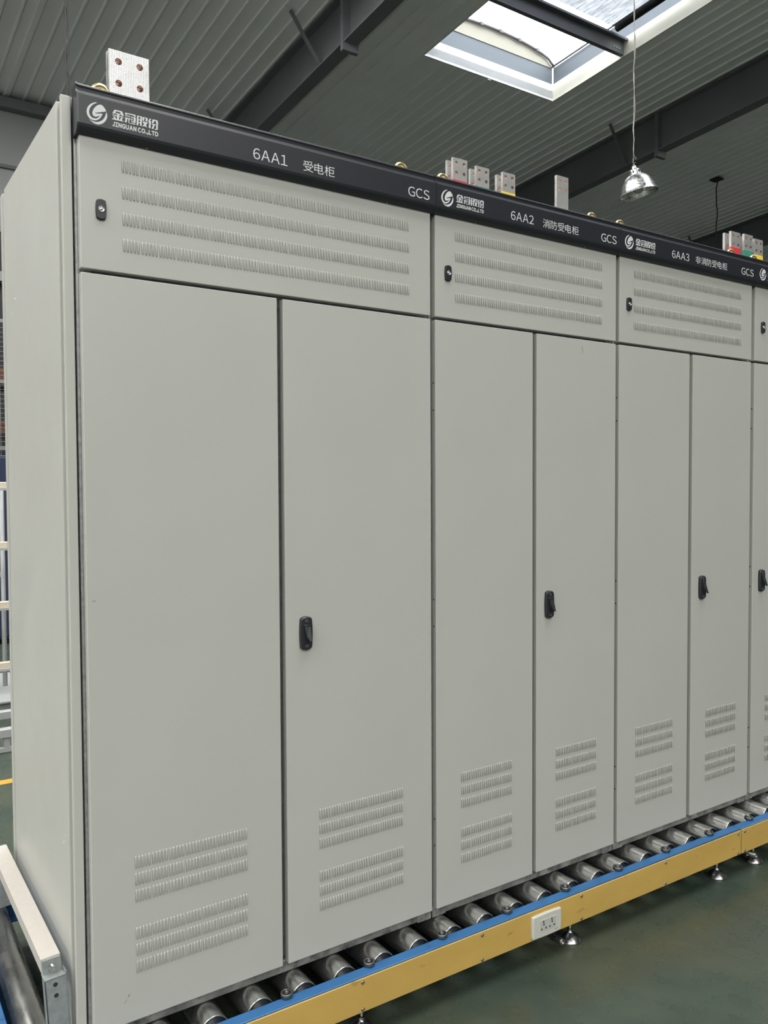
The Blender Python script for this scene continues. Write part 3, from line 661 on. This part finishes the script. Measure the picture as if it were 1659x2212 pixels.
# closing side of the first cabinet: front strip, recessed groove, panel, rear strip
box('side_strip', 'cabinet_paint', A, -.0325, -.0105, .022, .034, -.028, 2.146, bev=.0018, seg=2)
box('side_groove', 'cabinet_paint', A, -.0250, -.0105, .034, .070, -.028, 2.144)
box('side_panel', 'cabinet_paint', A, -.0325, -.0105, .067, .738, -.028, 2.148, bev=.0025, seg=2)
box('side_groove', 'cabinet_paint', A, -.0290, -.0105, .738, .772, -.028, 2.138)
box('side_strip', 'cabinet_paint', A, -.0325, -.0105, .772, .802, -.028, 2.145, bev=.0018, seg=2)
# scratches in the paint
def scratch(door, pts, r, m, y=-.0002, off=None):
    mb = MB()
    for a, b in zip(pts[:-1], pts[1:]):
        d = (Vector((b[0] - a[0], 0, b[1] - a[1]))).normalized(); nrm = Vector((-d.z, 0, d.x)) * r
        mb.face([(a[0] - nrm.x, y, a[1] - nrm.z), (b[0] - nrm.x, y, b[1] - nrm.z), (b[0] + nrm.x, y, b[1] + nrm.z), (a[0] + nrm.x, y, a[1] + nrm.z)])
    add('scratch', mb, m, door)
dl = [o for o in A.children if o.name.startswith('door') and not o.name.startswith('door_m')]
scratch(dl[0], [(.0700, .0510), (.0745, .0560), (.0770, .0590)], .0004, 'scratch')
scratch(dl[0], [(.0790, .0630), (.0815, .0660), (.0825, .0685)], .0008, 'scratch')
scratch(dl[0], [(.012, 1.009), (.020, 1.010)], .0005, 'scratch')
db = [o for o in B.children if o.name.startswith('door') and not o.name.startswith('door_m')]
scratch(db[1], [(1.616, 1.729), (1.621, 1.715), (1.622, 1.709)], .0007, 'scratch')
sp_ = [o for o in A.children if o.name.startswith('side_panel')][0]
def side_scratch(pts, r):
    mb = MB(); x_ = -.0327
    for a, b in zip(pts[:-1], pts[1:]):
        d = Vector((0, b[0] - a[0], b[1] - a[1])).normalized(); nr = Vector((0, -d.z, d.y)) * r
        mb.face([(x_, a[0] - nr.y, a[1] - nr.z), (x_, b[0] - nr.y, b[1] - nr.z), (x_, b[0] + nr.y, b[1] + nr.z), (x_, a[0] + nr.y, a[1] + nr.z)])
    add('scratch', mb, 'scratch_white', sp_)
side_scratch([(.580, 1.797), (.612, 1.806), (.650, 1.779)][:2], .0010)
side_scratch([(.640, 1.772), (.660, 1.760)], .0007)
side_scratch([(.118, .426), (.126, .414)], .0012)
side_scratch([(.108, .444), (.111, .438)], .0010)

# ------------------------------------------------------------------ roller conveyors
RX = lambda k: -0.095 + 0.1235 * k
RR_, RZ = 0.038, -0.068
def roller_meshes():
    t = MB().lathe([(.0335, .012), (.0335, 0), (.0355, -.0015), (RR_ - .001, -.0015), (RR_, .001), (RR_, .964), (RR_ - .001, .9665), (.0335, .9665), (.0335, .955)], (0, 0, 0), 'Y', 32)
    e = MB().lathe([(.0335, .010), (.021, .010), (.019, .004), (.0155, .002)], (0, 0, 0), 'Y', 24)
    s = MB().lathe([(.0155, .003), (.0155, -.002), (.010, -.004), (.0075, -.004), (.0075, -.016)], (0, 0, 0), 'Y', 20)
    return t.mesh('roller', ['roller_steel']), e.mesh('roller_end', ['roller_end']), s.mesh('axle', ['chrome'])
RM = roller_meshes()
def bearing_meshes():
    o = MB().lathe([(.0105, .0085), (.0115, .0095), (.0155, .0095), (.0162, .0085), (.0162, -.0005), (.0155, -.0015), (.0105, -.0015)], (0, 0, 0), 'Z', 28)
    s = MB().lathe([(.0115, .0088), (.0062, .0088)], (0, 0, 0), 'Z', 24)
    p = MB().lathe([(.0062, .0090), (.0060, .0100), (.0035, .0100), (.0028, .0086), (.0001, .0086)], (0, 0, 0), 'Z', 20); p.lathe([(.006, -.0015), (.006, -.012)], (0, 0, 0), 'Z', 14)
    return o.mesh('guide_bearing', ['bearing_steel']), s.mesh('bearing_seal', ['rubber']), p.mesh('bearing_pin', ['bearing_steel'])
BM = bearing_meshes()
SCREW = MB().lathe([(.0052, 0), (.0048, -.0022), (.003, -.0034), (.0018, -.0034), (.0016, -.0022), (.0001, -.0022)], (0, 0, 0), 'Y', 14).mesh('panel_screw', ['bearing_steel'])
FOOT = MB().lathe([(.0370, 0), (.0382, .0022), (.0370, .0052), (.0310, .0130), (.0220, .0210), (.0125, .0270), (.0090, .0300), (.0085, .038)], (0, 0, 0), 'Z', 28).mesh('levelling_foot', ['foot_steel'])
def conveyor(xa, xb, label, feet, screws, lead):
    c = empty('roller_conveyor', (xa, 0, -ZF), label=label, cat='conveyor', group='roller conveyor sections')
    # rotated a little against the cabinets that stand on it
    c.rotation_euler = (0, 0, -0.013); c.location = Vector((xa, -0.013 * xa, 0))
    # front and rear channel rails
    for y0, s in ((-.083, 1), (.965, -1)):
        P = [(y0, -.047), (y0 + s * .034, -.047), (y0 + s * .034, -.052), (y0 + s * .0045, -.052), (y0 + s * .0045, -.138), (y0 + s * .034, -.138), (y0 + s * .034, -.143), (y0, -.143)]
        r = add('side_rail', MB().prism(P, xa, xb, 'X'), 'blue_paint', c)
        add('rail_edge', MB().tube([(xa, y0 + s * .001, -.0485), (xb, y0 + s * .001, -.0485)], .0022, 6), 'blue_paint', r)
    pan = [s_ for s_ in screws]
    cover = box('cover_panel', 'yellow_paint', c, xa + .0015, xb - .0015, -.0878, -.0832, -.1425, -.0505, bev=.0010)
    for sx in pan:
        for sz2 in (-.0605, -.1345): inst('panel_screw', SCREW, cover, (sx, -.0878, sz2))
    for k in range(-1, 60):
        x_ = RX(k)
        if xa + .03 < x_ < xb + .005:
            r = inst('roller', RM[0], c, (x_, -.0425, RZ))
            inst('roller_end', RM[1], r, (x_, -.0425, RZ)); inst('axle', RM[2], r, (x_, -.0425, RZ))
    k = -2
    while True:
        x_ = .4690 + .2510 * k; k += 1
        if x_ > xb - .02: break
        if x_ < xa + .05: continue
        b = inst('guide_bearing', BM[0], c, (x_, -.0495, -.0455 + .002))
        inst('bearing_seal', BM[1], b, (x_, -.0495, -.0435)); inst('bearing_pin', BM[2], b, (x_, -.0495, -.0435))
    for fx in feet:
        for fy in (-.040, .92):
            f = inst('levelling_foot', FOOT, c, (fx, fy, FL))
            add('stem', MB().lathe([(.0062, FL + .036), (.0062, -.150)], (fx, fy, 0), 'Z', 12), 'chrome', f)
            add('lock_nut', MB().lathe([(.0125, -.157), (.0125, -.1435)], (fx, fy, 0), 'Z', 6, smooth=False, cap0=True, cap1=True), 'chrome', f)
        box('cross_member', 'blue_paint', c, fx - .02, fx + .02, -.075, .955, -.150, -.1425)
    return c
CA = conveyor(-.215, 2.3715, 'nearer roller conveyor section with a white socket plate on its yellow side', (-.12, .70, 1.504, 2.288), (-.155, .2595, .676, 1.0915, 1.507, 1.927, 2.351), True)
CB = conveyor(2.3735, 4.95, 'farther roller conveyor section, running out of the right edge', (2.522, 3.35, 4.15, 4.85), (2.393, 2.81, 3.23, 3.65, 4.07, 4.49, 4.91), False)
box('end_beam', 'blue_paint', CA, -.212, -.150, -.05, .93, -.110, -.050, bev=.002)
# socket plate on the yellow panel
sk = add('power_socket', plate_mb(rounded(1.287, 1.409, -.1355, -.0655, .004, .0016), -.0878, -.0965), 'white_plastic', CA)
for ox in (1.316, 1.351):
    box('outlet', 'plastic_grey', sk, ox, ox + .0325, -.0976, -.0955, -.1175, -.0815, bev=.0006)
    for a, b, w_, h_ in ((.0145, -.0880, .0040, .0075), (.0155, -.0965, .0042, .0065), (.0062, -.1095, .0050, .0050), (.0245, -.1090, .0050, .0055)):
        box('pin_slot', 'inside_shade', sk, ox + a - w_ / 2, ox + a + w_ / 2, -.0978, -.0972, b - h_ / 2, b + h_ / 2)
box('plate_mark', 'symbol_grey', sk, 1.379, 1.394, -.0969, -.0963, -.1262, -.1242)
# air coupling under the rail
def coupling(cx_, cy_, cz_):
    mb = MB(); mb.lathe([(.0105, .035), (.0105, .020), (.0135, .018), (.0135, .006)], (cx_, cy_, cz_), 'Y', 6, smooth=False, cap0=True)
    mb.lathe([(.0115, .006), (.0115, -.022), (.0095, -.026), (.0095, -.032), (.0062, -.032), (.0062, -.020), (.0001, -.020)], (cx_, cy_, cz_), 'Y', 20)
    o = add('air_coupling', mb, 'bearing_steel', CA)
    add('coupling_ring', MB().lathe([(.0122, .000), (.0126, -.004), (.0122, -.008)], (cx_, cy_, cz_), 'Y', 20), 'chrome', o)
    add('hanger', MB().tube([(cx_ - .004, cy_ + .012, -.1435), (cx_ - .004, cy_ + .012, cz_ + .010)], .004, 8), 'bearing_steel', o)
coupling(1.425, -.055, -.188)
mb = MB(); cx_, cy_, cz_ = 2.475, -.055, -.178
mb.lathe([(.0125, .030), (.0125, .004), (.0105, .002), (.0105, -.030), (.007, -.030), (.007, -.018), (.0001, -.018)], (cx_, cy_, cz_), 'Y', 18)
mb.tube([(cx_, cy_ + .01, -.1435), (cx_, cy_ + .01, cz_ + .010)], .0045, 8); mb.tube([(cx_ - .03, cy_ - .005, -.143), (cx_ - .03, cy_ - .005, -.185)], .003, 6)
mb.tube([(cx_ - .03, cy_ - .005, cz_), (cx_, cy_ - .005, cz_)], .004, 6)
add('air_coupling', mb, 'bearing_steel', CB)

# ------------------------------------------------------------------ beige guide bar standing on the conveyor beside the first cabinet
gb = empty('guide_bar', (-.075, .4, -.03), label='beige textured guide bar on galvanised posts, leaning beside the nearest cabinet', cat='guide bar')
TH = math.radians(3.5)
GX, GZ = -.0985, .174           # upper left edge of the bar
def gpt(u, v): return (GX + u * math.cos(TH) + v * math.sin(TH), GZ + u * math.sin(TH) - v * math.cos(TH))
def gprism(name, m, u0, u1, v0, v1, y0, y1):
    return add(name, MB().prism([gpt(u0, v0), gpt(u1, v0), gpt(u1, v1), gpt(u0, v1)], y0, y1, 'Y'), m, gb)
gprism('bar', 'beige_texture', 0, .043, 0, .0025, .078, .785)
gprism('bar', 'beige_texture', 0, .0025, .0025, .036, .078, .785)
gprism('bar', 'beige_texture', .0405, .043, .0025, .036, .078, .785)
for y0, y1, yb0, yb1 in ((.070, .079, .052, .060), (.785, .794, .802, .81)):
    gprism('end_plate', 'galvanised_dull', .002, .041, .002, .037, min(y0, y1), max(y0, y1))
px, pz = gpt(.021, .017)
add('bolt', MB().lathe([(.0075, .069), (.0075, .063), (.0042, .063), (.0042, .050), (.0001, .050)], (px, 0, pz), 'Y', 6, smooth=False), 'chrome', gb)
for ya, lip in ((.046, True), (.800, False)):
    p = gprism('post', 'galvanised_dull', -.001, .048, .036, .198, ya, ya + .003)
    gprism('post_flange', 'galvanised_dull', -.001, .0015, .036, .198, ya, ya + .028)
    gprism('post_flange', 'galvanised_dull', .0455, .048, .030, .198, ya, ya + .028)
    gprism('post_seat', 'galvanised_dull', -.001, .048, .0355, .0385, ya, ya + .035)
    for v_ in (.052, .078):
        qx, qz = gpt(.022, v_)
        add('bolt_hole', MB().lathe([(.0052, -.0004), (.0001, -.0004)], (qx, ya, qz), 'Y', 14), 'inside_shade', p)

# ------------------------------------------------------------------ pendant lamp and hanging wires
def wire(mb, p0, p1, amp, n, r, seed):
    rnd = random.Random(seed); pts = []
    for i in range(n + 1):
        t = i / n; k = 0 if i in (0, n) else amp
        pts.append((p0[0] + (p1[0] - p0[0]) * t + rnd.uniform(-k, k), p0[1] + (p1[1] - p0[1]) * t + rnd.uniform(-k, k), p0[2] + (p1[2] - p0[2]) * t))
    mb.tube(pts, r, 6); return mb
LX, LY, LZ = 6.118, 3.401, 4.083
lamp = empty('pendant_lamp', (LX, LY, LZ), label='silver bell-shaped pendant lamp hanging on a thin wire', cat='lamp')
L0 = (0, 0, 0)
TILT = Matrix.Translation((LX, LY, LZ)) @ Matrix.Rotation(math.radians(5), 4, Vector((0.83, -0.56, 0)).cross(Vector((0, 0, 1)))) @ Matrix.Rotation(math.radians(-6), 4, Vector((.56, .83, 0)))
def lamp_part(name, mb, m):
    mb.v = [tuple(TILT @ Vector(v)) for v in mb.v]; return add(name, mb, m, lamp)
dome = [(.054, .184), (.075, .178), (.100, .162), (.125, .134), (.145, .098), (.154, .066), (.157, .060)]
lamp_part('dome', MB().lathe(dome + [(.154, .058), (.150, .066), (.141, .096), (.121, .130), (.097, .158), (.073, .174), (.052, .180)], n=40), 'lamp_aluminium')
lamp_part('skirt', MB().lathe([(.157, .062), (.160, .058), (.164, .040), (.172, .020), (.184, .002), (.186, 0), (.183, -.001), (.170, .018), (.161, .038), (.156, .056)], n=40), 'lamp_aluminium')
lamp_part('neck', MB().lathe([(.056, .176), (.054, .200), (.052, .226), (.047, .234), (.030, .236), (.026, .240), (.025, .258), (.021, .270), (.012, .274), (.010, .288), (.0001, .289)], n=28), 'lamp_aluminium')
for q in range(6):
    a = q * math.pi / 3 + .35
    b = Matrix.Rotation(a, 4, 'Z')
    lamp_part('vent_slot', MB().box(.0525, .0548, -.006, .006, .196, .222, mx=b), 'inside_shade')
lamp_part('lampholder', MB().lathe([(.03, .178), (.03, .13), (.022, .12), (.0001, .12)], n=20), 'white_plastic')
lamp_part('bulb', MB().lathe([(.018, .125), (.022, .11), (.045, .075), (.052, .05), (.045, .024), (.026, .008), (.0001, .003)], n=24), 'plastic_grey')
top = TILT @ Vector((0, 0, .288))
mb = MB(); zt = zroof(LY)
wire(mb, (top.x, top.y, top.z + .05), (top.x, top.y, zt), .006, 34, .0042, 3); wire(mb, (top.x + .008, top.y, top.z + .06), (top.x + .006, top.y, zt), .008, 34, .0035, 5)
mb.tube([(top.x, top.y, top.z - .002), (top.x - .006, top.y, top.z + .02), (top.x - .004, top.y, top.z + .05), (top.x + .004, top.y, top.z + .07)], .0035, 6)
mb.tube([(top.x + .002, top.y, top.z + .012), (top.x + .02, top.y, top.z + .02), (top.x + .035, top.y, top.z + .026)], .003, 6)
mb.tube([(top.x + .004, top.y, top.z + .10)] + [(top.x + .024 + .015 * math.cos(a), top.y, top.z + .068 + .012 * math.sin(a)) for a in [2.6 + .7 * i for i in range(9)]], .003, 6)
add('hanging_wire', mb, 'wire_steel', lamp)
mb = wire(MB(), (1.15, 4.95, 2.6), (1.15, 4.95, zroof(4.95)), .012, 30, .0065, 11); wire(mb, (1.165, 4.95, 2.6), (1.16, 4.95, zroof(4.95)), .016, 30, .0055, 12)
add('hanging_cable', mb, 'wire_black', label='pair of thin black cables hanging from the roof behind the nearest cabinet', cat='cable')
mb = wire(MB(), (14.37, 8.15, 4.6), (14.37, 8.15, zroof(8.15)), .02, 26, .012, 21); mb.box(14.28, 14.46, 8.05, 8.25, zroof(8.15) - .06, zroof(8.15) - .03)
add('hanging_cable', mb, 'wire_black', label='black cable hanging from a roof hook at the right, beyond the lamp', cat='cable')

# ------------------------------------------------------------------ what shows to the left behind the first cabinet
rk = empty('storage_rack', (.35, 4.3, FL), label='rack of cream shelves on grey round posts behind the nearest cabinet', cat='rack')
for z0 in (1.255, .850, .444, .030):
    s = box('shelf_beam', 'cream_shelf', rk, -.55, .62, 4.12, 4.165, z0, z0 + .045, bev=.004)
    box('shelf_lip', 'white_steel', s, -.55, .62, 4.105, 4.12, z0 - .012, z0 + .004)
for px_, r_ in ((.509, .016), (-.45, .016)):
    add('post', MB().lathe([(r_, FL + .10), (r_, 1.25)], (px_, 4.3, 0), 'Z', 16, cap1=True), 'rack_grey', rk)
    box('base_plate', 'white_steel', rk, px_ - .14, px_ + .10, 3.85, 4.75, FL + .085, FL + .10, bev=.002)
    for yy in (3.9, 4.66): box('base_foot', 'white_steel', rk, px_ - .11, px_ + .07, yy, yy + .05, FL, FL + .085, bev=.002)
tr = empty('low_trolley', (0, 3.15, FL), label='low white steel trolley frame on the floor behind the nearest cabinet', cat='trolley')
for yy in (3.05, 3.45): 
    box('frame_tube', 'white_steel', tr, -1.2, .60, yy, yy + .05, FL + .085, FL + .135, bev=.004); box('frame_tube', 'white_steel', tr, -1.2, .60, yy + .01, yy + .04, FL, FL + .03, bev=.003)
for xx in (-1.15, -.5, .30, .56): 
    for yy in (3.06, 3.46): box('upright', 'white_steel', tr, xx, xx + .03, yy, yy + .03, FL + .03, FL + .085)
nv = empty('tool_cupboard', (.40, 6.7, FL), label='dark navy blue cupboard standing behind the rack of cream shelves', cat='cupboard')
box('body', 'navy_panel', nv, -.1, .935, 6.5, 6.95, FL + .05, 1.56, bev=.006)
for xa_, xb_ in ((-.09, .415), (.42, .925)):
    d = box('door', 'navy_panel', nv, xa_, xb_, 6.484, 6.50, FL + .08, 1.54, bev=.003); box('handle', 'rack_grey', d, (xa_ + .42) if xa_ < 0 else .45, (xa_ + .44) if xa_ < 0 else .47, 6.47, 6.486, .6, .74)
    for i_ in range(5): box('paper_slip', 'white_steel', d, xb_ - .13, xb_ - .05, 6.4815, 6.4838, .42 + .2 * i_, .47 + .2 * i_)
for xa_ in (-.08, .88): box('foot', 'rubber', nv, xa_, xa_ + .04, 6.52, 6.92, FL, FL + .05)
fn = empty('mesh_partition', (1.0, 8.5, FL), label='grey framed wire mesh partition far behind the nearest cabinet', cat='partition')
for z0, z1 in ((3.166, 3.205), (2.465, 2.50), (1.69, 1.735), (.60, .64), (FL + .03, FL + .07)): box('frame_rail', 'mesh_wire', fn, -.3, 2.6, 8.49, 8.53, z0, z1)
for xx in (-.3, 1.55, 2.56): box('frame_post', 'mesh_wire', fn, xx, xx + .04, 8.485, 8.535, FL, 3.205)
mb = MB()
for i_ in range(33): mb.box(-.26 + .085 * i_ - .003, -.26 + .085 * i_ + .003, 8.505, 8.511, FL + .05, 3.18)
for i_ in range(60): mb.box(-.28, 2.58, 8.511, 8.516, FL + .09 + .055 * i_ - .0025, FL + .09 + .055 * i_ + .0025)
add('wire_mesh', mb, 'mesh_wire', fn, kind='stuff')
for i_, (z0, z1, m_, lb) in enumerate(((2.52, 2.72, 'rust_box', 'reddish brown crate behind the wire mesh, upper of two'), (1.92, 2.08, 'rust_box', 'reddish brown crate behind the wire mesh, lower of two'))):
    sh = empty('wall_shelf', (1.2, 9.2, z0 - .04), label=('dark shelf behind the wire mesh carrying the upper brown crate' if i_ == 0 else 'dark shelf behind the wire mesh carrying the lower brown crate'), cat='shelf', group='dark shelves behind the mesh')
    box('board', 'wall_dark', sh, .2, 2.4, 9.0, 9.5, z0 - .042, z0 - .001)
    for xx in (.3, 2.25): box('leg', 'wall_dark', sh, xx, xx + .05, 9.1 + .1 * i_, 9.15 + .1 * i_, FL, z0 - .04)
    cr_ = empty('crate', (1.3, 9.25, z0), label=lb, cat='crate', group='brown crates')
    box('base', m_, cr_, .5, 2.1, 9.05, 9.45, z0, z0 + .02)
    for q in range(2):
        hh = (z1 - z0 - .05) / 2
        box('slat', m_, cr_, .5, 2.1, 9.05, 9.065, z0 + .025 + q * (hh + .02), z0 + .025 + q * (hh + .02) + hh); box('slat', m_, cr_, .5, 2.1, 9.435, 9.45, z0 + .025 + q * (hh + .02), z0 + .025 + q * (hh + .02) + hh)
    for xx in (.5, 2.07): box('corner_block', m_, cr_, xx, xx + .03, 9.066, 9.434, z0 + .02, z1)
